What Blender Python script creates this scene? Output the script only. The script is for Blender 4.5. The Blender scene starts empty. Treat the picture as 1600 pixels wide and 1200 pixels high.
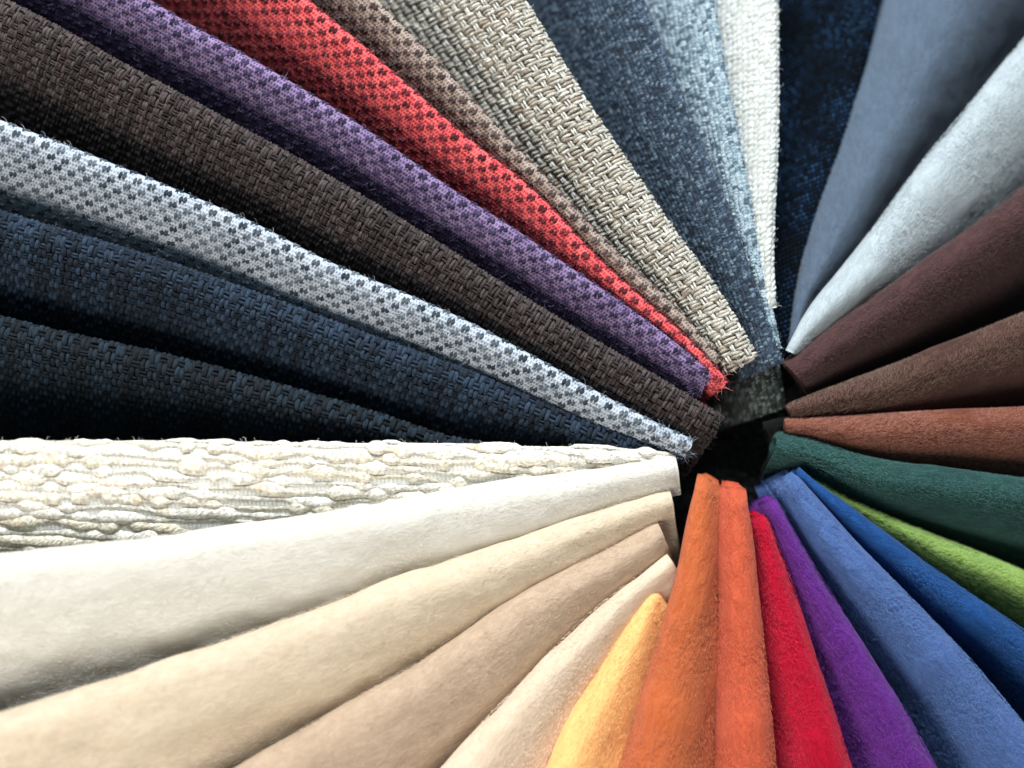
import bpy, math, random
import numpy as np
from mathutils import Vector
rng = np.random.default_rng(7)
random.seed(7)
PX = 0.0002            # one picture pixel at the fold crests is 0.2 mm
CAMH = 3100.0          # camera height over the crests, in the same small unit
sc = bpy.context.scene
COL = sc.collection

# ---------------------------------------------------------------- camera, world, lights
cam = bpy.data.cameras.new('camera'); camo = bpy.data.objects.new('camera', cam); COL.objects.link(camo)
camo.location = (0, 0, CAMH*PX); camo.rotation_euler = (0, 0, 0)
cam.sensor_width = 36; cam.lens = 36*CAMH/1600.0
cam.clip_start = 0.01; cam.clip_end = 20
cam.dof.use_dof = True; cam.dof.focus_distance = CAMH*PX + 0.002; cam.dof.aperture_fstop = 1.9
sc.camera = camo
w = bpy.data.worlds.new('World'); sc.world = w; w.use_nodes = True
w.node_tree.nodes['Background'].inputs[0].default_value = (0.58, 0.86, 1.0, 1)
w.node_tree.nodes['Background'].inputs[1].default_value = 0.13

def area(name, loc, target, size, size_y, energy, color):
    l = bpy.data.lights.new(name, 'AREA'); l.shape = 'RECTANGLE'; l.size = size; l.size_y = size_y
    l.energy = energy; l.color = color
    o = bpy.data.objects.new(name, l); COL.objects.link(o); o.location = loc
    o.rotation_euler = (Vector(target)-Vector(loc)).to_track_quat('-Z', 'Y').to_euler()
area('window_light', (0.02, 0.95, 0.66), (-0.05, 0.0, 0), 0.70, 0.36, 33.0, (0.95, 0.98, 1.0))
area('warm_fill_light', (-0.28, -0.46, 0.40), (-0.08, -0.09, 0), 0.50, 0.30, 4.2, (1.0, 0.92, 0.83))  # added warm fill, lifts the shaded sides of the lower-left felts
sc.view_settings.view_transform = 'Standard'; sc.view_settings.look = 'None'
sc.view_settings.exposure = 0; sc.view_settings.gamma = 1
sc.cycles.max_bounces = 6; sc.cycles.diffuse_bounces = 5

# ---------------------------------------------------------------- small helpers
def lin(c):
    c = [int(c[i:i+2], 16)/255 for i in (0, 2, 4)]
    return tuple((x/12.92 if x <= .04045 else ((x+.055)/1.055)**2.4) for x in c) + (1,)
def mesh_obj(name, V, F, mat, parent=None, uv=None, rnd=None, smooth=True, kind=None):
    """V (n,3) in pixel units, F (m,4) quads, uv (n,2), rnd (n,) per vertex"""
    me = bpy.data.meshes.new(name)
    V = np.asarray(V, np.float32)*PX; F = np.asarray(F, np.int32)
    me.vertices.add(len(V)); me.vertices.foreach_set('co', V.ravel())
    k = F.shape[1]
    me.loops.add(F.size); me.loops.foreach_set('vertex_index', F.ravel())
    me.polygons.add(len(F)); me.polygons.foreach_set('loop_start', np.arange(0, F.size, k, dtype=np.int32))
    me.update(calc_edges=True)
    if smooth: me.polygons.foreach_set('use_smooth', np.ones(len(F), bool))
    if uv is not None:
        l = me.uv_layers.new(name='UVMap'); l.data.foreach_set('uv', np.asarray(uv, np.float32)[F.ravel()].ravel())
    if rnd is not None:
        a = me.attributes.new('rnd', 'FLOAT', 'POINT'); a.data.foreach_set('value', np.asarray(rnd, np.float32))
    me.materials.append(mat)
    o = bpy.data.objects.new(name, me); COL.objects.link(o)
    if parent: o.parent = parent
    if kind: o['kind'] = kind
    return o
def grid_faces(n, m, off=0, flip=False):
    i = np.arange(n-1)[:, None]; j = np.arange(m-1)[None, :]
    a = (i*m+j).ravel(); f = np.stack([a, a+1, a+m+1, a+m], 1)+off
    return f[:, ::-1] if flip else f
def smooth1(x, k):
    if k < 1: return x
    t = np.arange(-3*k, 3*k+1); g = np.exp(-t*t/(2.0*k*k)); g /= g.sum()
    xp = np.concatenate([2*x[0]-x[1:3*k+1][::-1], x, 2*x[-1]-x[-3*k-1:-1][::-1]])
    return np.convolve(xp, g, 'valid')
def vnoise(x, y, seed=0):
    """value noise, numpy"""
    xi = np.floor(x).astype(np.int64); yi = np.floor(y).astype(np.int64); fx = x-xi; fy = y-yi
    fx = fx*fx*(3-2*fx); fy = fy*fy*(3-2*fy)
    h = lambda a, b: hash2(a, b, seed)
    return (h(xi, yi)*(1-fx)+h(xi+1, yi)*fx)*(1-fy)+(h(xi, yi+1)*(1-fx)+h(xi+1, yi+1)*fx)*fy
def hash2(a, b, seed=0):
    x = np.sin(a*12.9898+b*78.233+seed*37.719+1.7)*43758.5453
    return x-np.floor(x)

# ---------------------------------------------------------------- materials
class NT:
    def __init__(s, name):
        s.m = bpy.data.materials.new(name); s.m.use_nodes = True; s.t = s.m.node_tree
        s.b = s.t.nodes['Principled BSDF']; s.b.inputs['Specular IOR Level'].default_value = 0.25
        s.b.inputs['Roughness'].default_value = 0.85
    def n(s, typ, **kw):
        nd = s.t.nodes.new(typ)
        for k, v in kw.items():
            if k.startswith('i_'):
                nd.inputs[int(k[2:]) if k[2:].isdigit() else k[2:]].default_value = v
            else: setattr(nd, k, v)
        return nd
    def l(s, a, b): s.t.links.new(a, b)
    def noise(s, vec, scale, detail=3, rough=.55):
        nd = s.n('ShaderNodeTexNoise'); nd.inputs['Scale'].default_value = scale
        nd.inputs['Detail'].default_value = detail; nd.inputs['Roughness'].default_value = rough
        s.l(vec, nd.inputs['Vector']); return nd.outputs['Fac']
    def mapr(s, x, a, b, c, d):
        nd = s.n('ShaderNodeMapRange'); s.l(x, nd.inputs[0])
        for i, v in zip((1, 2, 3, 4), (a, b, c, d)): nd.inputs[i].default_value = v
        return nd.outputs[0]
    def mix(s, f, a, b):
        nd = s.n('ShaderNodeMix', data_type='RGBA')
        for v, k in ((f, 0), (a, 6), (b, 7)):
            if hasattr(v, 'links'): s.l(v, nd.inputs[k])
            else: nd.inputs[k].default_value = v
        return nd.outputs[2]
    def math(s, op, a, b):
        nd = s.n('ShaderNodeMath', operation=op)
        for v, k in ((a, 0), (b, 1)):
            if hasattr(v, 'links'): s.l(v, nd.inputs[k])
            else: nd.inputs[k].default_value = v
        return nd.outputs[0]
    def scalecol(s, col, f):
        nd = s.n('ShaderNodeVectorMath', operation='SCALE')
        if hasattr(col, 'links'): s.l(col, nd.inputs[0])
        else: nd.inputs[0].default_value = col[:3]
        s.l(f, nd.inputs['Scale']); return nd.outputs[0]
    def bump(s, h, dist, strength=1.0, prev=None):
        nd = s.n('ShaderNodeBump'); nd.inputs['Distance'].default_value = dist; nd.inputs['Strength'].default_value = strength
        s.l(h, nd.inputs['Height'])
        if prev: s.l(prev, nd.inputs['Normal'])
        return nd.outputs[0]

def felt_mat(name, c, c2=None, sheen=.35, mott=.22, nap=.9, sheencol=None, tex='object'):
    """napped felt: mottled pile, short lying fibres as bump"""
    t = NT(name); col = lin(c); col2 = lin(c2) if c2 else tuple(x*.7 for x in col[:3])+(1,)
    tc = t.n('ShaderNodeTexCoord'); uv = tc.outputs['UV']
    mp = t.n('ShaderNodeMapping'); mp.inputs['Scale'].default_value = (1, 2.4, 1); t.l(uv, mp.inputs[0]); uvs = mp.outputs[0]
    big = t.noise(uv, 1.3, 3); mid = t.noise(uvs, 4.5, 4, .62); mid.node.inputs['Distortion'].default_value = 1.2; fine = t.noise(uvs, 22, 3, .7)
    f = t.math('ADD', t.mapr(big, .3, .7, -.2, .2), t.math('ADD', t.mapr(mid, .3, .7, -.2, 1.0), t.mapr(fine, .3, .7, -.3, .6)))
    base = t.mix(f, col, col2)
    spots = t.mapr(t.noise(uv, 40, 2, .7), .66, .76, 0, .35)
    light = tuple(min(1, x*1.35+.03) for x in col[:3])+(1,)
    base = t.mix(spots, base, light)
    t.l(base, t.b.inputs['Base Color'])
    h = t.math('ADD', t.math('MULTIPLY', mid, 1.0), t.math('MULTIPLY', fine, .45))
    t.l(t.bump(h, .0012*nap, .85), t.b.inputs['Normal'])
    t.b.inputs['Roughness'].default_value = .95
    t.b.inputs['Sheen Weight'].default_value = sheen; t.b.inputs['Sheen Roughness'].default_value = .45
    t.b.inputs['Sheen Tint'].default_value = lin(sheencol) if sheencol else tuple(min(1, .35+x) for x in col[:3])+(1,)
    t.b.inputs['Specular IOR Level'].default_value = .1
    return t.m
def fibre_mat(name, c):
    t = NT(name); col = lin(c)
    hi = t.n('ShaderNodeHairInfo')
    a = tuple(x*.8 for x in col[:3])+(1,); b = tuple(min(1, x*1.15+.004) for x in col[:3])+(1,)
    t.l(t.mix(hi.outputs['Random'], a, b), t.b.inputs['Base Color'])
    t.b.inputs['Roughness'].default_value = .6
    return t.m
def yarn_mat(name, ca, cb, cc=None, ccamt=0.0, streak=.5, twist=2.6, gloss=.7):
    """twisted staple yarn: uv.x runs along the strand in px/100, uv.y round it"""
    t = NT(name); a, b = lin(ca), lin(cb)
    at = t.n('ShaderNodeAttribute', attribute_name='rnd'); tc = t.n('ShaderNodeTexCoord')
    mp = t.n('ShaderNodeMapping'); mp.inputs['Scale'].default_value = (1, 1, 1); t.l(tc.outputs['UV'], mp.inputs[0])
    sep = t.n('ShaderNodeSeparateXYZ'); t.l(mp.outputs[0], sep.inputs[0])
    tw = t.math('ADD', sep.outputs[1], t.math('MULTIPLY', sep.outputs[0], twist))
    cmb = t.n('ShaderNodeCombineXYZ'); t.l(t.math('MULTIPLY', sep.outputs[0], 9.0), cmb.inputs[0]); t.l(t.math('MULTIPLY', tw, 9.0), cmb.inputs[1])
    t.l(t.math('MULTIPLY', at.outputs['Fac'], 37.0), cmb.inputs[2])
    fib = t.noise(cmb.outputs[0], 1.0, 3, .6)
    blot = t.noise(tc.outputs['Object'], 900, 2)
    col = t.mix(t.mapr(at.outputs['Fac'], 0, 1, 0, 1), a, b)
    if cc:
        cmb2 = t.n('ShaderNodeCombineXYZ'); t.l(t.math('MULTIPLY', sep.outputs[0], 1.6), cmb2.inputs[0]); t.l(t.math('MULTIPLY', at.outputs['Fac'], 91.0), cmb2.inputs[1])
        col = t.mix(t.mapr(t.noise(cmb2.outputs[0], 1.0, 2), .60-.1*ccamt, .72, 0, .8), col, lin(cc))
    k = t.math('MULTIPLY', t.mapr(fib, .3, .7, 1-streak, 1+streak*.8), t.mapr(blot, .3, .7, .62, 1.38))
    t.l(t.scalecol(col, k), t.b.inputs['Base Color'])
    t.l(t.bump(fib, .0009, 1.0), t.b.inputs['Normal'])
    t.b.inputs['Roughness'].default_value = gloss
    t.b.inputs['Sheen Weight'].default_value = .03
    t.b.inputs['Specular IOR Level'].default_value = .22
    return t.m
def relief_mat(name, ramp, gloss=.75, grain=.35, spec=.18, sheen=.03):
    """colour by the yarn index stored on the mesh (rnd), fibre grain on top"""
    t = NT(name); at = t.n('ShaderNodeAttribute', attribute_name='rnd'); tc = t.n('ShaderNodeTexCoord')
    cr = t.n('ShaderNodeValToRGB'); el = cr.color_ramp.elements
    while len(el) < len(ramp): el.new(.5)
    for e, (p, c) in zip(el, ramp): e.position = p; e.color = lin(c)
    t.l(at.outputs['Fac'], cr.inputs[0])
    nz = t.noise(tc.outputs['Object'], 2600, 2, .6)
    t.l(t.scalecol(cr.outputs[0], t.mapr(nz, .3, .7, 1-grain, 1+grain)), t.b.inputs['Base Color'])
    t.l(t.bump(nz, .0004, .7), t.b.inputs['Normal'])
    t.b.inputs['Roughness'].default_value = gloss; t.b.inputs['Specular IOR Level'].default_value = spec
    t.b.inputs['Sheen Weight'].default_value = sheen
    return t.m

# ---------------------------------------------------------------- the folded-sheet surface
SW = {}
def unproj(P, z):
    """picture coordinates of the crest line -> place on the plane at height z"""
    k = (CAMH-z)/CAMH
    return np.stack([(P[:, 0]-800)*k, (600-P[:, 1])*k], 1)
class Sheet:
    """one swatch folded over: a crest line C, a rolled fold of radius r, a front layer that
    falls away on one side to depth D at visible width w, and a back layer under it"""
    def __init__(s, name, pts, side, over, r=14, p=1.8, depth=.75, dmax=190, zc=(0, 0), wtip=30, ext=30, exttip=None,
                 rf=.42, back=.6, wmax=330, tipdrop=5, tiprange=16, outer=160, wconst=None):
        s.name = name; P = np.array(pts, float)
        seg = np.hypot(*np.diff(P, axis=0).T); t = np.concatenate([[0], np.cumsum(seg)])
        dirn = (P[-1]-P[-2])/seg[-1]; P = np.vstack([P, P[-1]+dirn*outer]); t = np.append(t, t[-1]+outer)
        q = np.arange(0, t[-1], 4.0)
        X = smooth1(np.interp(q, t, P[:, 0]), 9); Y = smooth1(np.interp(q, t, P[:, 1]), 9)
        s.px = np.stack([X, Y], 1)
        s.zc = zc[0]+zc[1]*(q/1000.0)
        s.zc = s.zc - tipdrop*np.clip(1-q/float(tiprange), 0, 1)**2
        C = unproj(s.px, s.zc)
        ds = np.hypot(*np.diff(C, axis=0).T); s.S = np.concatenate([[0], np.cumsum(ds)]); s.L = s.S[-1]
        T = np.gradient(C, s.S, axis=0); T /= np.linalg.norm(T, axis=1)[:, None]
        N = np.stack([-T[:, 1], T[:, 0]], 1)*side      # side +1: body on the left hand
        s.C, s.N, s.T = C, N, T
        # visible width: first hit on an overlapping crest
        wd = np.full(len(C), np.nan)
        for o in over:
            Q = SW[o].C; A = Q[:-1]; B = Q[1:]
            for i in range(len(C)):
                d = N[i]; e = B-A; den = d[0]*e[:, 1]-d[1]*e[:, 0]; den[den == 0] = 1e-9
                f = A-C[i]; tt = (f[:, 0]*e[:, 1]-f[:, 1]*e[:, 0])/den; uu = (f[:, 0]*d[1]-f[:, 1]*d[0])/den
                ok = (uu >= 0) & (uu <= 1) & (tt > 0)
                if ok.any():
                    v = tt[ok].min(); wd[i] = v if np.isnan(wd[i]) else min(wd[i], v)
        if wconst is not None: wd[:] = wconst
        good = ~np.isnan(wd)
        if good.any():
            fi = np.argmax(good)
            if fi > 0: wd[:fi] = np.interp(s.S[:fi], [0, s.S[fi]], [wtip, wd[fi]])
            good = ~np.isnan(wd); idx = np.where(good)[0]
            bad = np.where(~good)[0]
            if len(bad):
                li = idx[-1]; sl = (wd[li]-wd[max(0, li-10)])/(s.S[li]-s.S[max(0, li-10)]+1e-6)
                for b in bad: wd[b] = wd[li]+max(0, sl)*(s.S[b]-s.S[li]) if b > li else np.interp(b, idx, wd[idx])
        else: wd[:] = wtip
        wd = np.clip(wd, 16, wmax); wd = smooth1(wd, 7); wd = np.clip(wd, 14, wmax); s.w = wd
        s.r = np.minimum(r, rf*wd) if r else rf*wd
        s.D = np.minimum(depth*wd, dmax)
        ex = np.full(len(C), float(ext))
        if exttip: ex = ext+(exttip-ext)*np.exp(-(s.S/140.0)**2)
        s.aa = np.arange(-240, 620, 2.0)
        s.d = np.zeros((len(C), len(s.aa))); s.z = np.zeros_like(s.d)
        s.amin = np.zeros(len(C)); s.amax = np.zeros(len(C)); s.aw = np.zeros(len(C))
        th = np.linspace(0, math.pi, 24)
        for i in range(len(C)):
            r_, w_, D = s.r[i], s.w[i], s.D[i]; m = D*p/(w_-r_)
            zf = lambda d: np.where(d < w_, -D*(np.clip(d-r_, 0, None)/(w_-r_))**p, -D-m*.8*(d-w_))
            dfr = np.concatenate([np.linspace(r_, w_, 40), np.linspace(w_, w_+ex[i], 12)[1:], [w_+900]])
            bk = r_+back*w_; dbk = np.linspace(bk, r_, 16)
            dd = np.concatenate([dbk[:-1], r_-r_*np.sin(th), dfr[1:]])
            zz = np.concatenate([zf(dbk[:-1])-2*r_, -r_-r_*np.cos(th), zf(dfr[1:])])
            arc = np.concatenate([[0], np.cumsum(np.hypot(np.diff(dd), np.diff(zz)))])
            i0 = 15+11; arc -= (arc[i0]+arc[i0+1])/2     # zero at the silhouette of the roll
            s.amin[i] = arc[0]; s.amax[i] = arc[-2]; s.aw[i] = arc[-12]
            s.d[i] = np.interp(s.aa, arc, dd); s.z[i] = np.interp(s.aa, arc, zz)
            lo = s.aa < arc[0]; s.z[i][lo] = zz[0]+(s.aa[lo]-arc[0])*.7; s.d[i][lo] = dd[0]-(s.aa[lo]-arc[0])*.7
        SW[name] = s
    def P(s, S, A):
        """surface point at arc length S along the crest and A across it"""
        S = np.asarray(S, float); A = np.asarray(A, float)
        fi = np.interp(S, s.S, np.arange(len(s.S))); i = np.clip(fi.astype(int), 0, len(s.S)-2); f = fi-i
        ga = np.clip((A-s.aa[0])/2.0, 0, len(s.aa)-1.001); j = ga.astype(int); g = ga-j
        bl = lambda M: (M[i, j]*(1-f)+M[i+1, j]*f)*(1-g)+(M[i, j+1]*(1-f)+M[i+1, j+1]*f)*g
        d = bl(s.d); z = bl(s.z)
        li = lambda M: M[i]*(1-f)[..., None]+M[i+1]*f[..., None]
        c = li(s.C); n = li(s.N); zc = s.zc[i]*(1-f)+s.zc[i+1]*f
        S0 = np.minimum(S, 0)[..., None]; c = c+s.T[0]*S0
        return np.concatenate([c+n*d[..., None], (z+zc)[..., None]], -1)
    def frame(s, S, A, e=2.0):
        p = s.P(S, A); ps = s.P(S+e, A)-s.P(S-e, A); pa = s.P(S, A+e)-s.P(S, A-e)
        n = np.cross(ps, pa); n /= np.linalg.norm(n, axis=-1)[..., None]+1e-9
        # outward: on the upper side of the roll the normal points up
        if not hasattr(s, 'flip'):
            k = len(s.S)//2; a0 = s.S[k]; pr = np.array([a0]); pz = np.array([s.aw[k]*.5])
            s.flip = 1; q = s.frame(pr, pz)[1][0]; s.flip = 1 if q[2] > 0 else -1
        return p, n*s.flip, ps, pa
    def lim(s, S): return np.interp(S, s.S, s.amin), np.interp(S, s.S, s.amax), np.interp(S, s.S, s.aw)

def cloth(sh, mat, parent, T=5.0, name='cloth', ds=6.0, da=5.0, sink=0.0, wob=0.0, seed=0):
    """closed shell: outer face, inner face, rim"""
    n = int(sh.L/ds)+1; S = np.linspace(0, sh.L, n)
    lo, hi, _ = sh.lim(S); m = int((hi-lo).max()/da)+2
    A = lo[:, None]+(hi-lo)[:, None]*np.linspace(0, 1, m)[None, :]; SS = np.repeat(S[:, None], m, 1)
    p, nn, _, _ = sh.frame(SS, A)
    nn = nn.reshape(n, m, 3)
    h = -sink+wob*(vnoise(SS/90, A/60, seed)-.5)*2+wob*.35*(vnoise(SS/28, A/22, seed+3)-.5)*2
    outer = p+nn*h[..., None]; inner = p-nn*(T+sink)
    V = np.concatenate([outer.reshape(-1, 3), inner.reshape(-1, 3)]); off = n*m
    F = [grid_faces(n, m), grid_faces(n, m, off, True)]
    def strip(idx):
        idx = np.array(idx); return np.stack([idx[:-1], idx[1:], idx[1:]+off, idx[:-1]+off], 1)
    F += [strip(np.arange(m)), strip(np.arange(m)+(n-1)*m)[:, ::-1], strip(np.arange(n)*m)[:, ::-1], strip(np.arange(n)*m+m-1)]
    uv = np.concatenate([np.stack([SS.ravel(), A.ravel()], 1)]*2)/100.0
    o = mesh_obj(name, V, np.vstack(F), mat, parent, uv, np.full(len(V), .5))
    return o
def relief(sh, fn, mat, parent, name='woven_face', ds=1.5, da=1.5, seed=0, amin=None):
    """the woven face of a fine fabric as real relief; fn(S,A)->height, colour index"""
    n = int(sh.L/ds)+1; S = np.linspace(-.5, sh.L, n)
    lo, hi, _ = sh.lim(S)
    lo = np.maximum(lo, -sh.r.max()*2.2 if amin is None else amin)
    m = int((hi-lo).max()/da)+2
    A = lo[:, None]+(hi-lo)[:, None]*np.linspace(0, 1, m)[None, :]; SS = np.repeat(S[:, None], m, 1)
    p, nn, _, _ = sh.frame(SS, A); nn = nn.reshape(n, m, 3)
    h, c = fn(SS, A)
    uv = np.stack([SS.ravel(), A.ravel()], 1)/100.0
    return mesh_obj(name, (p+nn*(h+.8)[..., None]).reshape(-1, 3), grid_faces(n, m), mat, parent, uv, c.ravel(), kind='stuff')
def fibres(sh, mat, parent, count, length=9, lift=3.0, rad=.33, name='nap_fibres', amax=None, amin=-22, along=.9, spread=.8, smin=0, smax=None, lean=0.0):
    """short fibres lying on the face, as hair curves"""
    smax = smax or sh.L
    S = rng.uniform(smin, smax, count*3); lo, hi, aw = sh.lim(S)
    A = rng.uniform(amin, (amax or 400), count*3); ok = (A > lo) & (A < aw+8)
    S, A = S[ok][:count], A[ok][:count]; n = len(S)
    p, nn, ps, pa = sh.frame(S, A)
    ps /= np.linalg.norm(ps, axis=1)[:, None]+1e-9; pa /= np.linalg.norm(pa, axis=1)[:, None]+1e-9
    ang = rng.normal(lean, spread, n); L = length*rng.uniform(.45, 1.3, n)
    d = ps*np.cos(ang)[:, None]+pa*np.sin(ang)[:, None]; q = ps*-np.sin(ang)[:, None]+pa*np.cos(ang)[:, None]
    b = rng.normal(0, .3, n)[:, None]; lf = (lift*rng.uniform(.2, 1.2, n))[:, None]
    K = 4; tt = np.linspace(0, 1, K)
    pts = np.stack([p+nn*.2+d*(L*t)[:, None]+q*b*(L*t*t)[:, None]+nn*lf*math.sin(t*math.pi*.62) for t in tt], 1)
    hair(name, pts, rad, mat, parent)
def hair(name, pts, rad, mat, parent, taper=.4):
    n, K = pts.shape[:2]
    cu = bpy.data.hair_curves.new(name); cu.add_curves([K]*n)
    cu.position_data.foreach_set('vector', (pts*PX).astype(np.float32).ravel())
    ra = cu.attributes.get('radius') or cu.attributes.new('radius', 'FLOAT', 'POINT')
    ra.data.foreach_set('value', np.tile(np.linspace(1, taper, K)*rad*PX, n).astype(np.float32))
    cu.materials.append(mat)
    o = bpy.data.objects.new(name, cu); COL.objects.link(o); o.parent = parent; o['kind'] = 'stuff'
    return o
NS = 7
def strand_mesh(paths):
    """paths: list of (points, normals, half width array, half height, rnd) -> joined tube arrays"""
    Vs, Fs, Us, Rs = [], [], [], []; off = 0
    th = np.linspace(0, 2*math.pi, NS, endpoint=False)
    for P, N, hw, hh, r, u0 in paths:
        n = len(P)
        if n < 3: continue
        T = np.gradient(P, axis=0); T /= np.linalg.norm(T, axis=1)[:, None]+1e-9
        B = np.cross(T, N); B /= np.linalg.norm(B, axis=1)[:, None]+1e-9; N2 = np.cross(B, T)
        hw = np.broadcast_to(hw, (n,)); hh = np.broadcast_to(hh, (n,))
        ring = P[:, None]+B[:, None]*(np.cos(th)[None, :, None]*hw[:, None, None])+N2[:, None]*(np.sin(th)[None, :, None]*hh[:, None, None])
        Vs.append(ring.reshape(-1, 3))
        i = np.arange(n-1)[:, None]*NS; j = np.arange(NS)[None, :]; k = (np.arange(NS)+1) % NS
        f = np.stack([(i+j), (i+k[None, :]), (i+NS+k[None, :]), (i+NS+j)], -1).reshape(-1, 4)+off
        Fs.append(f)
        L = u0+np.concatenate([[0], np.cumsum(np.linalg.norm(np.diff(P, axis=0), axis=1))])/100
        v = np.abs(np.linspace(-1, 1, NS, endpoint=False))
        Us.append(np.stack([np.repeat(L, NS), np.tile(v, n)], 1)); Rs.append(np.full(n*NS, r)); off += n*NS
    if not Vs: return None
    return np.vstack(Vs), np.vstack(Fs), np.vstack(Us), np.concatenate(Rs)
def basket(sh, mat_c, mat_a, parent, pc=15., pa=15., nc=2, na=2, wc=1.0, wa=1.0, amp=3.4, hh=3.0, jit=.25, seed=1, amin=-40, step=3.2, rc=(0, 1), ra=(0, 1), skew=0.0):
    """basket weave: bundles across the fold (pitch pc along S) over and under bundles along it (pitch pa in A)"""
    r_ = np.random.default_rng(seed)
    nS = int(sh.L/pc)
    hi_all = sh.amax.max(); nA = int((hi_all-amin)/pa)
    for i in range(-int(skew*260/pc), nS):
        s0 = (i+.5)*pc; paths = []; lo, hi, _ = sh.lim(np.array([max(s0, 0)])); a0 = max(lo[0], amin); a1 = hi[0]
        if a1-a0 < 12: continue
        rb = r_.uniform(*rc)
        for k in range(nc):
            A = np.arange(a0, a1, step); so = s0+(k-(nc-1)/2)*pc*wc/nc
            ph = math.pi*((A-amin)/pa+i)
            over = np.cos(ph); bul = .5+.5*over
            wv = (vnoise(A/14, np.full_like(A, i*3.1+k), seed)-.5)*2
            S = so+(k-(nc-1)/2)*(.10*pc)*(bul-.4)+wv*jit*1.6+skew*(A-amin)
            if skew:
                kk = S > -2
                if kk.sum() < 4: continue
                S, A, over, bul, wv = S[kk], A[kk], over[kk], bul[kk], wv[kk]
            P, N, _, _ = sh.frame(S, A)
            h = amp*np.tanh(over*1.4)/.89
            P = P+N*(h+hh*.6)[:, None]
            hw = pc*wc/nc*.5*(1.0+.22*(bul-.5)+.18*wv)
            paths.append((P, N, hw, hh*(1+.15*wv), np.clip(rb+r_.normal(0, .34), 0, 1), r_.uniform(0, 9)))
        g = strand_mesh(paths)
        if g: mesh_obj('weft_yarn', g[0], g[1], mat_c, parent, g[2], g[3])
    for j in range(nA):
        a_ = amin+j*pa; S = np.arange(-1, sh.L, step); lo, hi, _ = sh.lim(S)
        ok = (a_ > lo) & (a_ < hi-2)
        if ok.sum() < 6: continue
        e = np.where(ok)[0]; S = S[e[0]:e[-1]+1]; paths = []; rb = r_.uniform(*ra)
        for k in range(na):
            ph = math.pi*(((S-skew*(a_-amin))/pc-.5)+j); under = -np.cos(ph); bul = .5+.5*under
            wv = (vnoise(S/14, np.full_like(S, j*5.7+k+100), seed)-.5)*2
            A = a_+(k-(na-1)/2)*pa*wa/na*(.8+.2*bul)+wv*jit*1.4
            P, N, _, _ = sh.frame(S, A); h = amp*.85*np.tanh(under*1.4)/.89
            P = P+N*(h+hh*.5)[:, None]
            paths.append((P, N, pa*wa/na*.46*(.9+.25*(bul-.5)+.12*wv), hh*.85, np.clip(rb+r_.normal(0, .15), 0, 1), r_.uniform(0, 9)))
        g = strand_mesh(paths)
        if g: mesh_obj('warp_yarn', g[0], g[1], mat_a, parent, g[2], g[3])
def blobs(sh, S, A, ls, la, h, rnd, mat, parent, name):
    """little raised stitches: low domes on the face"""
    th = np.linspace(0, 2*math.pi, 8, endpoint=False)
    rings = [(1.0, -.5), (.92, .35), (.6, .85), (0.12, 1.0)]
    V = []; n = len(S); ls, la, h = (np.broadcast_to(x, (n,)) for x in (ls, la, h))
    for rr, hh in rings:
        for t in th:
            p, nn, _, _ = sh.frame(S+ls*rr*math.cos(t), A+la*rr*math.sin(t)); V.append(p+nn*(h*hh+.5)[:, None])
    V = np.stack(V, 1); m = V.shape[1]
    f = []
    for k in range(3):
        for j in range(8):
            f.append([k*8+j, k*8+(j+1) % 8, (k+1)*8+(j+1) % 8, (k+1)*8+j])
    f.append([24, 25, 26, 27]); f.append([24, 27, 28, 31]); f.append([28, 29, 30, 31])
    F = (np.array(f)[None]+(np.arange(n)*m)[:, None, None]).reshape(-1, 4)
    uv = np.tile(np.stack([np.cos(np.tile(th, 4)), np.sin(np.tile(th, 4))], 1), (n, 1))
    return mesh_obj(name, V.reshape(-1, 3), F, mat, parent, uv, np.repeat(rnd, m), kind='stuff')
def root(name, sh, label, cat, group):
    e = bpy.data.objects.new(name, None); COL.objects.link(e)
    e['label'] = label; e['category'] = cat; e['group'] = group; e.empty_display_size = .01
    return e

# ---------------------------------------------------------------- crest lines, read off the picture
SH = Sheet
def L(name, pts, over, **k): return Sheet(name, pts, +1, over, **k)
def R(name, pts, over, **k): return Sheet(name, pts, -1, over, **k)
# the uppermost bottom swatch first, then each one that slips under the last
o2 = R('orange_two', [(1166, 764), (1170, 790), (1178, 850), (1187, 920), (1196, 1000), (1208, 1100), (1217, 1200)], [], r=0, rf=.40, wconst=50, p=2.3, depth=.85, ext=14, zc=(10, 40), tipdrop=16, back=.3)
tx = np.interp(o2.S, [0, 100, 460, 700], [44, 58, 98, 118])
SW.pop('orange_two')
o2 = None
def wfun(vals):
    return vals
class _W: pass
def make_wide(fn, name, pts, side, xs, ws, **k):
    """a swatch whose visible width is known along its length"""
    t = Sheet(name, pts, side, [], wconst=50, **k); SW.pop(name)
    return Sheet(name, pts, side, [], wconst=np.interp(t.S, xs, ws), **k)
make_wide(None, 'orange_two', [(1166, 764), (1170, 790), (1178, 850), (1187, 920), (1196, 1000), (1208, 1100), (1217, 1200)], -1,
          [0, 100, 440, 600], [43, 57, 99, 118], r=0, rf=.42, p=2.3, depth=.8, ext=14, zc=(10, 40), tipdrop=34, tiprange=26, back=.3)
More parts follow.
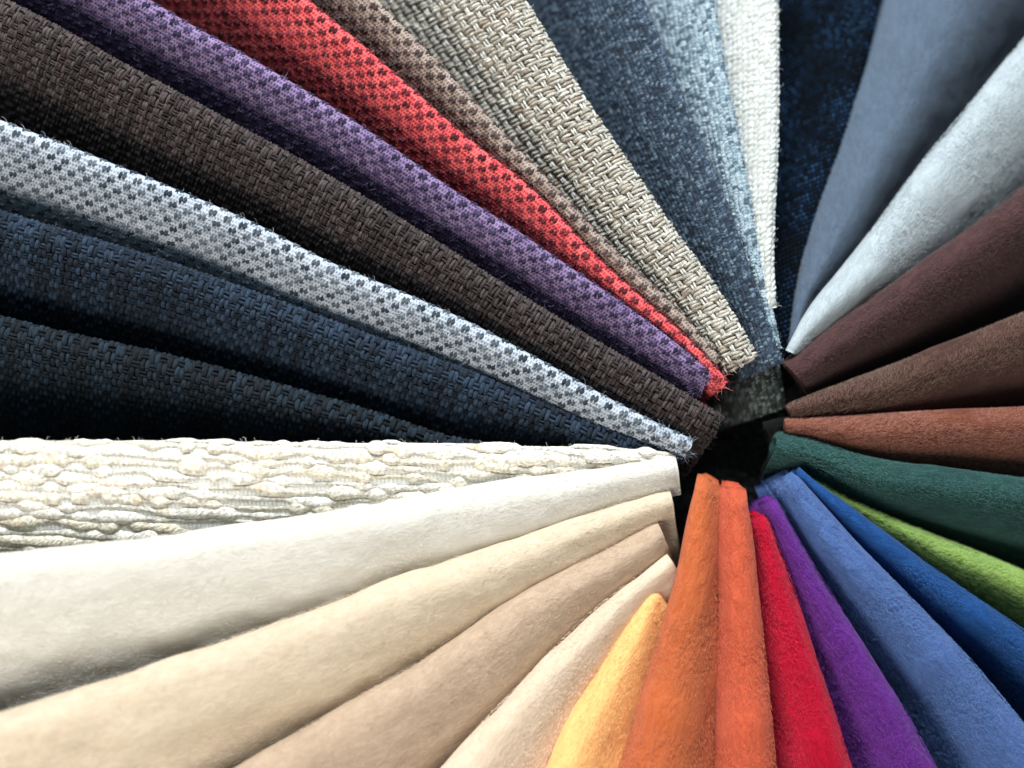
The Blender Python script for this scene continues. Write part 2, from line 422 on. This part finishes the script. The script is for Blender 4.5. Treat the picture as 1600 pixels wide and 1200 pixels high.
# left hand of the ring, going clockwise; each tucks under the one before it
left_edge = 'orange_two_edge'
class Edge: pass
e = Edge(); e.C = unproj(np.array([(1124, 700), (1124, 760), (1121, 850), (1119, 1000), (1117, 1200), (1115, 1400)], float), np.zeros(6)); SW['o2left'] = e
L('orange_one', [(1093, 741), (1083, 780), (1071, 850), (1050, 940), (1022, 1030), (996, 1120), (973, 1200)], ['o2left'], r=0, rf=.36, p=2.0, depth=.55, zc=(0, 100), wtip=30, ext=12, tipdrop=30, tiprange=26)
L('yellow', [(1024, 909), (1010, 925), (990, 960), (957, 1010), (922, 1070), (886, 1130), (858, 1200)], ['orange_one'], r=34, p=1.5, depth=0.55, zc=(-6, 135), wtip=28, ext=20, tipdrop=26, tiprange=26)
L('tan_four', [(1044, 868), (1010, 893), (956, 930), (890, 990), (825, 1061), (760, 1125), (694, 1200)], ['yellow', 'orange_one'], r=28, p=1.5, depth=0.44, zc=(-4, 135), wtip=46, ext=24, exttip=30)
L('tan_three', [(1028, 816), (1000, 830), (922, 870), (840, 911), (761, 967), (705, 1009), (600, 1069), (480, 1138), (375, 1200)], ['tan_four'], r=34, p=1.6, depth=0.42, zc=(-2, 130), wtip=46, ext=24)
L('tan_two', [(1048, 766), (1010, 775), (975, 784), (907, 806), (840, 834), (757, 859), (600, 911), (500, 950), (300, 1020), (150, 1070), (0, 1115)], ['tan_three'], r=34, p=1.6, depth=0.38, zc=(-4, 120), wtip=44, ext=24, exttip=80)
L('cream', [(1056, 708), (1000, 719), (950, 729), (875, 740), (800, 751), (725, 762), (600, 785), (450, 811), (300, 833), (150, 850), (0, 867)], ['tan_two'], r=34, p=1.6, depth=0.34, zc=(-2, 90), wtip=56, ext=24, exttip=12)
L('boucle', [(1050, 708), (1000, 705), (900, 701), (700, 696), (500, 694), (300, 692), (150, 691), (0, 692)], ['cream'], r=9, p=1.3, depth=0.28, zc=(-14, 50), wtip=16, ext=20, back=1.0)
L('navy_one', [(760, 699), (700, 690), (680, 684), (600, 654), (500, 625), (344, 581), (219, 550), (94, 525), (0, 500)], ['boucle'], r=13, p=1.3, depth=0.7, zc=(-30, 20), wtip=20, ext=18)
L('navy_two', [(1068, 712), (1025, 695), (931, 665), (837, 627), (725, 579), (612, 541), (500, 500), (390, 459), (312, 431), (219, 400), (125, 372), (50, 350), (0, 335)], ['navy_one', 'boucle'], r=14, p=1.3, depth=0.68, zc=(-26, 20), wtip=20, ext=26, exttip=60)
L('grey', [(1083, 689), (1025, 663), (950, 624), (837, 560), (725, 500), (612, 451), (500, 406), (406, 353), (250, 287), (125, 237), (0, 189)], ['navy_two', 'boucle'], r=12, p=1.4, depth=0.62, zc=(-4, 10), wtip=26, ext=18)
L('brown', [(1129, 655), (1100, 639), (1025, 592), (950, 549), (837, 481), (725, 410), (631, 350), (500, 272), (406, 219), (344, 187), (281, 150), (219, 119), (156, 84), (94, 47), (25, 12), (-60, -30)], ['grey'], r=15, p=1.35, depth=0.64, zc=(-2, 0), wtip=50, ext=20, exttip=120)
L('purple', [(1117, 581), (1100, 571), (1025, 511), (950, 459), (837, 382), (796, 352), (734, 316), (656, 262), (578, 206), (500, 156), (437, 119), (359, 72), (281, 31), (244, 6), (180, -30)], ['brown'], r=13, p=1.35, depth=0.7, zc=(-2, -10), wtip=62, ext=16)
L('red', [(1137, 597), (1118, 570), (1100, 552), (1025, 485), (950, 421), (906, 377), (875, 337), (812, 278), (766, 244), (719, 209), (656, 150), (594, 97), (547, 53), (500, 19), (470, -10), (430, -50)], ['purple'], r=11, p=1.4, depth=0.64, zc=(-4, -20), wtip=38, ext=16)
L('taupe', [(1127, 563), (1106, 541), (1087, 512), (1062, 485), (987, 417), (937, 369), (875, 300), (812, 237), (750, 169), (687, 100), (634, 47), (591, 3), (560, -30)], ['red'], r=10, p=1.4, depth=0.6, zc=(-6, -30), wtip=26, ext=18)
L('beige', [(1179, 557), (1162, 525), (1147, 500), (1100, 425), (1056, 372), (1000, 287), (931, 187), (891, 125), (853, 59), (818, 4), (795, -35)], ['taupe'], r=16, p=1.45, depth=0.5, zc=(-4, -40), wtip=56, ext=20)
L('steel', [(1224, 566), (1212, 530), (1192, 475), (1168, 410), (1144, 337), (1119, 269), (1087, 200), (1056, 125), (1031, 56), (1006, 0), (990, -40)], ['beige'], r=14, p=1.3, depth=0.62, zc=(-6, -80), wtip=50, ext=20)
L('pale_blue', [(1220, 545), (1206, 482), (1192, 420), (1181, 366), (1166, 269), (1150, 187), (1131, 94), (1117, 0), (1112, -40)], ['steel'], r=12, p=1.4, depth=0.5, zc=(-14, -100), wtip=22, ext=18)
L('white_tweed', [(1212, 480), (1207, 420), (1208, 375), (1212, 312), (1216, 219), (1217, 125), (1216, 0), (1216, -40)], ['pale_blue'], r=12, p=1.5, depth=.5, zc=(-18, -110), wtip=20, ext=20)
L('dark_tweed', [(1229, 634), (1222, 600), (1214, 565), (1206, 500), (1196, 420)], [], wconst=95, r=16, p=1.5, depth=.6, zc=(-46, -50), ext=25, outer=60, tipdrop=26, tiprange=34)
L('navy_black', [(1226, 560), (1250, 460), (1280, 360), (1320, 230), (1350, 120), (1376, 0), (1386, -40)], ['white_tweed'], r=14, p=1.5, depth=.5, zc=(-72, -130), wtip=30, ext=26)
# right hand of the ring, going anticlockwise
R('scarlet', [(1197, 801), (1207, 825), (1224, 866), (1250, 940), (1276, 1027), (1303, 1100), (1333, 1200)], ['orange_two'], r=26, p=2.0, depth=0.7, zc=(-8, 60), wtip=26, ext=14, tipdrop=20, tiprange=22)
R('violet', [(1212, 777), (1226, 802), (1250, 846), (1287, 907), (1325, 964), (1362, 1027), (1419, 1112), (1466, 1200)], ['scarlet'], r=26, p=1.6, depth=0.72, zc=(-6, 50), wtip=30, ext=20, tipdrop=20, tiprange=22)
R('slate_blue', [(1244, 734), (1258, 752), (1276, 777), (1325, 832), (1381, 889), (1437, 945), (1475, 984), (1531, 1042), (1600, 1127)], ['violet'], r=30, p=1.6, depth=0.75, zc=(-2, 40), wtip=44, ext=20, tipdrop=20, tiprange=22)
R('royal_blue', [(1248, 731), (1265, 748), (1325, 791), (1381, 829), (1437, 872), (1512, 924), (1600, 983)], ['slate_blue'], r=24, p=1.5, depth=0.85, zc=(-10, 10), wtip=16, ext=20, tipdrop=6)
R('lime', [(1270, 748), (1302, 770), (1362, 797), (1437, 829), (1512, 856), (1600, 893)], ['royal_blue'], r=22, p=1.4, depth=0.6, zc=(-44, 0), wtip=20, ext=22)
R('green', [(1216, 675), (1240, 677), (1267, 684), (1333, 709), (1400, 724), (1467, 731), (1533, 739), (1600, 748)], ['lime', 'royal_blue'], r=32, p=1.45, depth=0.9, zc=(-10, 0), wtip=62, ext=24, tipdrop=6)
R('russet', [(1226, 655), (1260, 654), (1333, 651), (1400, 646), (1467, 642), (1533, 640), (1600, 637)], ['green'], r=26, p=1.5, depth=0.62, zc=(-16, -10), wtip=20, ext=22)
R('umber', [(1228, 634), (1267, 617), (1333, 594), (1400, 570), (1467, 543), (1533, 517), (1600, 490)], ['russet'], r=30, p=1.5, depth=0.6, zc=(-14, -30), wtip=22, ext=22)
R('maroon', [(1226, 566), (1267, 533), (1333, 484), (1400, 443), (1450, 404), (1527, 351), (1600, 292)], ['umber'], r=30, p=1.55, depth=0.9, zc=(-8, -60), wtip=55, ext=22)
R('white_felt', [(1230, 548), (1240, 519), (1283, 461), (1333, 401), (1373, 351), (1404, 306), (1439, 260), (1463, 228), (1492, 194), (1518, 164), (1544, 131), (1573, 96), (1600, 63), (1650, 8)], ['maroon'], r=30, p=1.7, depth=0.5, zc=(-12, -100), wtip=20, ext=22)
R('lilac', [(1231, 545), (1235, 505), (1246, 440), (1262, 380), (1284, 300), (1310, 200), (1336, 100), (1362, 0), (1372, -40)], ['white_felt'], r=0, rf=.5, p=1.8, depth=.5, zc=(-48, -120), wtip=20, ext=22, back=.2)
R('black_roll', [(1194, 662), (1206, 648), (1222, 646), (1250, 650), (1300, 655)], [], wconst=44, r=14, p=1.6, depth=.9, zc=(-50, 0), ext=20, outer=30)

# ---------------------------------------------------------------- felts
GR = 'felt swatches fanned in a ring'; GW = 'woven swatches fanned in a ring'
def felt(key, label, c, c2, hairs, sheen=.22, T=9, hc=None, length=9, lift=2.6, spread=.8, nap=.9, wob=3.0, lean=0.0, name='felt_swatch'):
    sh = SW[key]; e = root(name, sh, label, 'felt swatch', GR)
    cloth(sh, felt_mat(key+'_felt', c, c2, sheen=sheen, nap=nap), e, T=T, wob=wob, seed=len(key)*7, ds=5, da=4)
    fibres(sh, fibre_mat(key+'_fibre', hc or c), e, int(hairs*1.6), length=length*.62, lift=lift*.6, rad=.2, spread=spread, lean=lean)
felt('orange_two', 'bright orange felt swatch folded over, uppermost of the ring, right of the duller orange one', 'C65C40', 'B04C32', 5000, hc='D07050')
felt('orange_one', 'duller orange felt swatch with pointed tip, between the yellow and the bright orange felts', 'C0663C', 'AE5630', 5000, hc='C47A56')
felt('yellow', 'golden yellow felt swatch with rounded tip, the only yellow one', 'F4BC7C', 'F0B06E', 2500, hc='F4BC7C', nap=.6)
felt('tan_four', 'light beige felt swatch directly left of the yellow one', 'D4C0AA', 'C6B29A', 3000, hc='E6D4C0', nap=.38)
felt('tan_three', 'darker tan felt swatch between two lighter beige felts', 'B6A08A', 'A48E78', 4000, hc='CAB6A0', nap=.38)
felt('tan_two', 'sand coloured felt swatch just below the cream white one', 'CCBCA6', 'BEAE96', 4500, hc='D6C8B2', nap=.38)
felt('cream', 'cream white felt swatch with smooth face lying over the nubby boucle', 'CECBC2', 'C4C0B6', 5000, hc='DCD8CE', nap=.38)
felt('scarlet', 'bright scarlet red felt swatch between orange and violet felts', 'B80A30', '980420', 5000, hc='D0284A', spread=1.2, nap=1.2)
felt('violet', 'violet felt swatch between the scarlet and the slate blue felts', '642A86', '501C6C', 5000, hc='743C98', spread=1.2, nap=1.3)
felt('slate_blue', 'dusty slate blue felt swatch with thick nap beside the violet one', '506CA2', '40598C', 10000, hc='6080B4', spread=1.2, length=11, nap=1.4)
felt('royal_blue', 'deep royal blue felt swatch tucked under the dusty slate blue one', '1E4A84', '143A6C', 7000, hc='2E5E98')
felt('lime', 'lime green felt swatch peeking out under the dark green one', '8CAA58', '6E8C40', 9000, hc='A6C474', length=13, lift=4, lean=-.9, spread=.5, nap=1.2)
felt('green', 'dark bottle green felt swatch with cut end at the dark centre', '2A4C49', '1E3A39', 9000, hc='44706A', lift=3, spread=.9, nap=1.2)
felt('russet', 'russet brown felt swatch with glossy nap above the dark green one', '784838', '5E3428', 10000, hc='A87464', lean=-.5, spread=.5, length=10)
felt('umber', 'dull umber brown felt swatch between russet and maroon felts', '523832', '3E2A26', 9000, hc='7C6658', lean=-1.0, spread=.4, length=10, nap=1.2)
felt('maroon', 'dark maroon felt swatch below the pale mint white one', '4E3636', '3A2828', 10000, hc='604848', length=7, spread=1.4)
felt('white_felt', 'pale mint white felt swatch running to the upper right corner', 'A6B0B4', '929CA2', 9000, hc='B6C0C4', nap=.3)
felt('lilac', 'grey lilac suede swatch beside the blue black woven one', '546272', '4A5868', 5000, hc='647284', length=6, lift=1.5, spread=1.4, nap=.55)
felt('black_roll', 'small black rolled fold of cloth beside the dark centre opening', '0A0B0C', '050606', 600, hc='1A1C20')

# ---------------------------------------------------------------- coarse basket weaves
def backing(sh, c, e, T=4, sink=1.5):
    t = NT('backing_'+sh.name); t.b.inputs['Base Color'].default_value = lin(c); cloth(sh, t.m, e, T=T, name='backing_cloth', sink=sink)
def stray(sh, mat, e, n=45, smax=12, length=16, rad=.28):
    fibres(sh, mat, e, n, length=length, lift=9, rad=rad, name='frayed_threads', smin=-1, smax=smax, spread=1.6, amin=-15)
def whiskers(sh, mat, e, n, length=16):
    fibres(sh, mat, e, n, length=length, lift=8, rad=.22, name='loose_fibres', spread=1.2, amin=-20)
def basket_swatch(key, label, ca, cb, back, **k):
    sh = SW[key]; e = root('woven_swatch', sh, label, 'fabric swatch', GW); backing(sh, back, e)
    gl = k.pop('gloss', .7); cc = k.pop('cc', None); wa_ = k.pop('ca2', None)
    m = yarn_mat(key+'_yarn', ca, cb, cc=cc, gloss=gl, ccamt=1)
    m2 = yarn_mat(key+'_warp', *wa_, gloss=gl) if wa_ else m
    basket(sh, m, m2, e, **k)
    fm = fibre_mat(key+'_fibre', cb); stray(sh, fm, e); whiskers(sh, fm, e, 900)
basket_swatch('brown', 'dark brown grey basket weave swatch between light blue grey and purple ones', '352E2D', '605654', '14100F', pc=13, pa=12.2, nc=3, seed=3, cc='4A3236', wc=1.15, wa=.62, amp=3.6, hh=2.9, jit=1.0, rc=(.1,.9), gloss=.75)
basket_swatch('navy_two', 'navy blue basket weave swatch tucked below the pale blue grey dotted one', '172332', '2E4156', '060A10', pc=13, pa=12.4, nc=2, seed=4, wc=1.1, wa=.7, amp=3.5, hh=3.2, jit=.9, gloss=.75)
basket_swatch('navy_one', 'darkest teal navy basket weave swatch just above the nubby white boucle', '0E1820', '203240', '04070A', pc=14, pa=13, seed=5, wc=1.05, wa=.68, amp=3.6, hh=3.3, jit=.9, gloss=.8)
basket_swatch('beige', 'coarse beige basket weave swatch with thick slubby yarns, beside the steel blue tweed', 'C4BEB0', 'DEDACE', 'A8A092', pc=14.5, pa=15.5, nc=3, skew=.12, na=2, seed=6, cc='9A8068', wc=1.12, wa=.52, amp=3.8, hh=3.0,
              ca2=('D8D4C8', 'EAE8E0'), jit=1.2, amin=-30, gloss=.7)

# ---------------------------------------------------------------- dotted fine weaves
def dotted_fn(seed):
    def fn(S, A):
        lp = 6.6; x = A/lp; line = np.exp(-(((x-np.round(x))*lp)/1.35)**2)
        row = np.floor(x).astype(int); bead = .5+.5*np.cos(2*math.pi*(S/5.0+.5*row))
        bead = bead*(.6+.8*vnoise(S/6, row*1.0+.5, seed+2)); h = 1.5*line+1.6*bead*(1-line)
        c = .34+.4*line+.6*(bead-.45)*(1-line)+.25*(hash2(row, np.floor(S/30).astype(int), seed)-.5)+.3*(vnoise(S/9, A/4, seed)-.5)
        return h, np.clip(c, 0, 1)
    return fn
def dotted_swatch(key, label, cols, dark, seed):
    sh = SW[key]; e = root('woven_swatch', sh, label, 'fabric swatch', GW); backing(sh, cols[0][1], e)
    relief(sh, dotted_fn(seed), relief_mat(key+'_weave', cols, gloss=.6), e, name='ribbed_face', seed=seed)
    per, rowp = 25.5, 13.2; S, A = [], []
    for j in range(-3, 30):
        for i in range(int(sh.L/per)):
            s_ = (i+.5*(j % 2))*per+rng.normal(0, .8)+3; a_ = (j+.25)*rowp+rng.normal(0, .3); S.append(s_); A.append(a_)
    S, A = np.array(S), np.array(A); lo, hi, aw = sh.lim(S); ok = (A > np.maximum(lo, -26)) & (A < hi-3) & (S > 3); S, A = S[ok], A[ok]
    n = len(S); S2 = np.concatenate([S-3.1, S+3.1]); A2 = np.concatenate([A-.7, A+.7]); r = np.clip(np.tile(rng.uniform(0, 1, n), 2)+rng.normal(0, .15, 2*n), 0, 1)
    blobs(sh, S2, A2, rng.uniform(3.5, 4.4, 2*n), rng.uniform(5.4, 6.8, 2*n), rng.uniform(3.6, 4.6, 2*n), r, yarn_mat(key+'_stitch', dark[0], dark[1], gloss=.6), e, 'dark_stitches')
    fm = fibre_mat(key+'_fibre', cols[-1][1]); stray(sh, fm, e, n=50); whiskers(sh, fm, e, 500, 12)
dotted_swatch('grey', 'pale blue grey swatch flecked with dark stitches, between navy and brown weaves', [(0, '545E6A'), (.35, '919BA6'), (1, 'CAD2DE')], ('34424E', '8894A0'), 21)
dotted_swatch('purple', 'purple ribbed swatch flecked with dark stitches beside the red one', [(0, '2C2038'), (.35, '58466A'), (1, '9A86AC')], ('302A4A', '5A4E78'), 22)
dotted_swatch('red', 'coral red ribbed swatch flecked with maroon stitches beside the purple one', [(0, '7C1C24'), (.35, 'BC3C42'), (1, 'EA7472')], ('601E28', 'A23C46'), 23)
dotted_swatch('taupe', 'narrow taupe brown ribbed swatch between the red and the beige ones', [(0, '483C37'), (.35, '78685F'), (1, 'B4A49A')], ('4A3F3D', '746460'), 24)

# ---------------------------------------------------------------- tweeds
def seed_fn(ps, pa, seed, dens=.5, h0=3.0, diag=0.0, lo=.15, dk=.6):
    def fn(S, A):
        S = S+diag*A+6*(vnoise(S/11, A/9, seed+1)-.5); A = A+5*(vnoise(S/9, A/12, seed+2)-.5)
        i = np.floor(A/pa).astype(int); sh_ = S/ps+.5*(i % 2)+.5*hash2(i, i*0, seed+5); j = np.floor(sh_).astype(int)
        fx = (A/pa-i-.5)*2; fy = (sh_-j-.5)*2
        rr = hash2(i, j, seed); r2 = hash2(i, j, seed+9)
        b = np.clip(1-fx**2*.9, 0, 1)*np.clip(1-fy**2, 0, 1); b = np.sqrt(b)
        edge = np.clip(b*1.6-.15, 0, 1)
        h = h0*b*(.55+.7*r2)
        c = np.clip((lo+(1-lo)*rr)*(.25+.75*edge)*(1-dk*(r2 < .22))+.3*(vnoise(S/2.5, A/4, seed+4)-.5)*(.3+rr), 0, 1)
        return h, c
    return fn
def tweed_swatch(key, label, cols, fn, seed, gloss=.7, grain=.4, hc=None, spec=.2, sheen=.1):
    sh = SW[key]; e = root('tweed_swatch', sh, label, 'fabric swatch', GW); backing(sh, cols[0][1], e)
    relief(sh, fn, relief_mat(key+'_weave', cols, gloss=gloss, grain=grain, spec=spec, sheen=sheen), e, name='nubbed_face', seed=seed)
    fm = fibre_mat(key+'_fibre', hc or cols[-2][1]); stray(sh, fm, e, n=40, length=14, rad=.25); whiskers(sh, fm, e, 500, 7)
def twill_fn(S, A):
    u = S+.75*A+3*(vnoise(S/40, A/40, 61)-.5); i = np.floor(u/8.6).astype(int); v = A-.4*S+2*hash2(i, i*0, 62)*6; j = np.floor(v/7.2).astype(int)
    fx = (u/8.6-i-.5)*2; fy = (v/7.2-j-.5)*2; b = np.sqrt(np.clip(1-fx**2*1.6, 0, 1)*np.clip(1-fy**2*1.3, 0, 1))
    rr = hash2(i, j, 63); patch = np.clip(vnoise(S/60, A/40, 64)*.7+.25, 0, 1)
    return 2.6*b, np.clip(b*(.35+.65*rr)*(.35+.75*patch)+.1*(vnoise(S/3, A/3, 65)-.5), 0, 1)
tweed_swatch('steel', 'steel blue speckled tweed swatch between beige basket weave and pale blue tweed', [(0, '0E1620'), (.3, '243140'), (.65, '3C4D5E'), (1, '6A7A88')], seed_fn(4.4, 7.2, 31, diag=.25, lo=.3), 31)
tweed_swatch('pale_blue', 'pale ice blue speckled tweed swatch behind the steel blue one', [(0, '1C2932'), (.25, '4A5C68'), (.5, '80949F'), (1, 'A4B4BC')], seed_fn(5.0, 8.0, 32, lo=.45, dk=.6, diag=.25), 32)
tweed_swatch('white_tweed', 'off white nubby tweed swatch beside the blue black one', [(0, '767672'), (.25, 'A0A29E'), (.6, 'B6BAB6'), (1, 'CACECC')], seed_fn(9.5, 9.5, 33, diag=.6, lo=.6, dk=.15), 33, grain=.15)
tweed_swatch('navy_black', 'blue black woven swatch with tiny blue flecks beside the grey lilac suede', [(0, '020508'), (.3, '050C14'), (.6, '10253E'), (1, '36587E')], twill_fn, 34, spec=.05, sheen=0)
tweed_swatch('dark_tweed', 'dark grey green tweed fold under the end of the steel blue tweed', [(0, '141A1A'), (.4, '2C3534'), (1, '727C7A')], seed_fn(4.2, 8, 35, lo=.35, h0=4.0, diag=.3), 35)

# ---------------------------------------------------------------- nubby boucle
sh = SW['boucle']; e = root('boucle_swatch', sh, 'nubby white boucle swatch with thick slub yarns above the cream felt', 'fabric swatch', GW)
def rib_fn(S, A):
    b = .5+.5*np.cos(2*math.pi*S/6.3+2*vnoise(S/30, A/12, 3)); return 1.6*b*(.6+.4*np.cos(A/3.3)), np.clip(.25+.45*b+.4*(vnoise(S/12, A/6, 5)-.5), 0, 1)
backing(sh, 'A8A8A0', e)
relief(sh, rib_fn, relief_mat('boucle_ground', [(0, 'BCBEBA'), (.4, 'DCDCD6'), (1, 'EEEEE6')], grain=.15), e, name='ribbed_ground', ds=2, da=1.8, amin=-40)
slub = yarn_mat('slub_yarn', 'E6DECA', 'F0EDE4', cc='D8C4A4', ccamt=0, streak=.12, gloss=.8)
for j in range(-2, 24):
    a0 = j*15.0; S = np.arange(0, sh.L, 3.0); A = a0-S*.05-10+3.5*(vnoise(S/70, S*0+j*7.7, 40)-.5)*2
    lo, hi, aw = sh.lim(S); ok = (A > np.maximum(lo, -30)) & (A < hi-4)
    if ok.sum() < 10: continue
    idx = np.where(ok)[0]; S = S[idx[0]:idx[-1]+1]; A = A[idx[0]:idx[-1]+1]
    k = vnoise(S/21.0, S*0+j*3.3, 41)*.6+vnoise(S/37.0, S*0+j*9.3, 42)*.4
    fat = np.clip((k-.34)/.42, 0, 1); fat = fat*fat*(3-2*fat)
    hw = (3.4+8.5*fat)*(1+.2*(vnoise(S/6, S*0+j, 44)-.5)); hh = 1.8+3.2*fat
    P, N, _, _ = sh.frame(S, A+1.5*np.sin(S/23+j)); P = P+N*(hh*.35+.8)[:, None]
    g = strand_mesh([(P, N, hw, hh, rng.uniform(), rng.uniform(0, 9))])
    if g: mesh_obj('slub_yarn', g[0], g[1], slub, e, g[2], g[3])
fm = fibre_mat('boucle_fibre', 'EDEAE0'); whiskers(sh, fm, e, 1200, 7)

# ---------------------------------------------------------------- the black cloth underneath
t = NT('black_cloth'); tc = t.n('ShaderNodeTexCoord'); t.b.inputs['Base Color'].default_value = (.006, .007, .008, 1)
v = t.n('ShaderNodeTexVoronoi'); v.inputs['Scale'].default_value = 520; t.l(tc.outputs['Object'], v.inputs['Vector'])
t.l(t.bump(t.mapr(v.outputs['Distance'], 0, .6, 1, 0), .0012, 1.0), t.b.inputs['Normal']); t.b.inputs['Roughness'].default_value = .5
g = np.linspace(-1600, 1600, 33); gx, gy = np.meshgrid(g, g, indexing='ij')
o = mesh_obj('table_surface', np.stack([gx.ravel(), gy.ravel(), np.full(gx.size, -330.)], 1), grid_faces(33, 33, flip=True), t.m, kind='structure')

# nubby black cloth glimpsed down in the centre opening
hb = root('black_cloth_piece', SW['brown'], 'black bobbled cloth glimpsed down in the centre opening of the ring', 'cloth', GW); del hb['group']
gx, gy = np.meshgrid(np.linspace(1030, 1300, 60), np.linspace(600, 900, 60), indexing='ij')
zz = -175+8*vnoise(gx/60, gy/60, 70)
Pb = unproj(np.stack([gx.ravel(), gy.ravel()], 1), zz.ravel()); top = np.column_stack([Pb, zz.ravel()]); bot = top-[0, 0, 6.0]
mesh_obj('cloth', np.vstack([top, bot]), np.vstack([grid_faces(60, 60, flip=True), grid_faces(60, 60, 3600)]), t.m, hb)
n = 2600; qx, qy = rng.uniform(1035, 1295, n), rng.uniform(605, 895, n); c0 = np.column_stack([unproj(np.stack([qx, qy], 1), np.full(n, -172.)), np.full(n, -170.)+rng.uniform(-2, 4, n)])
oc = np.array([[1, 0, 0], [0, 1, 0], [-1, 0, 0], [0, -1, 0], [0, 0, 1.], [0, 0, -1]]); ph = rng.uniform(0, 6.28, n); R3 = rng.uniform(2.4, 4.4, n)
V = c0[:, None]+np.stack([oc[None, :, 0]*np.cos(ph)[:, None]-oc[None, :, 1]*np.sin(ph)[:, None], oc[None, :, 0]*np.sin(ph)[:, None]+oc[None, :, 1]*np.cos(ph)[:, None], np.tile(oc[:, 2], (n, 1))], -1)*R3[:, None, None]
tri = np.array([[0, 1, 4], [1, 2, 4], [2, 3, 4], [3, 0, 4], [1, 0, 5], [2, 1, 5], [3, 2, 5], [0, 3, 5]])
tb = NT('black_bobble'); tb.b.inputs['Base Color'].default_value = (.03, .036, .036, 1); tb.b.inputs['Roughness'].default_value = .45
mesh_obj('bobbles', V.reshape(-1, 3), (tri[None]+(np.arange(n)*6)[:, None, None]).reshape(-1, 3), tb.m, hb, kind='stuff')

# a tuft of pale lint caught on the navy tip
fibres(SW['navy_two'], fibre_mat('lint', 'A8BCD4'), [o for o in COL.objects if o.get('label', '').startswith('navy blue basket')][0], 130, length=15, lift=16, rad=.16, name='lint_tuft', smin=-2, smax=9, spread=2.5, amin=-12, amax=10)
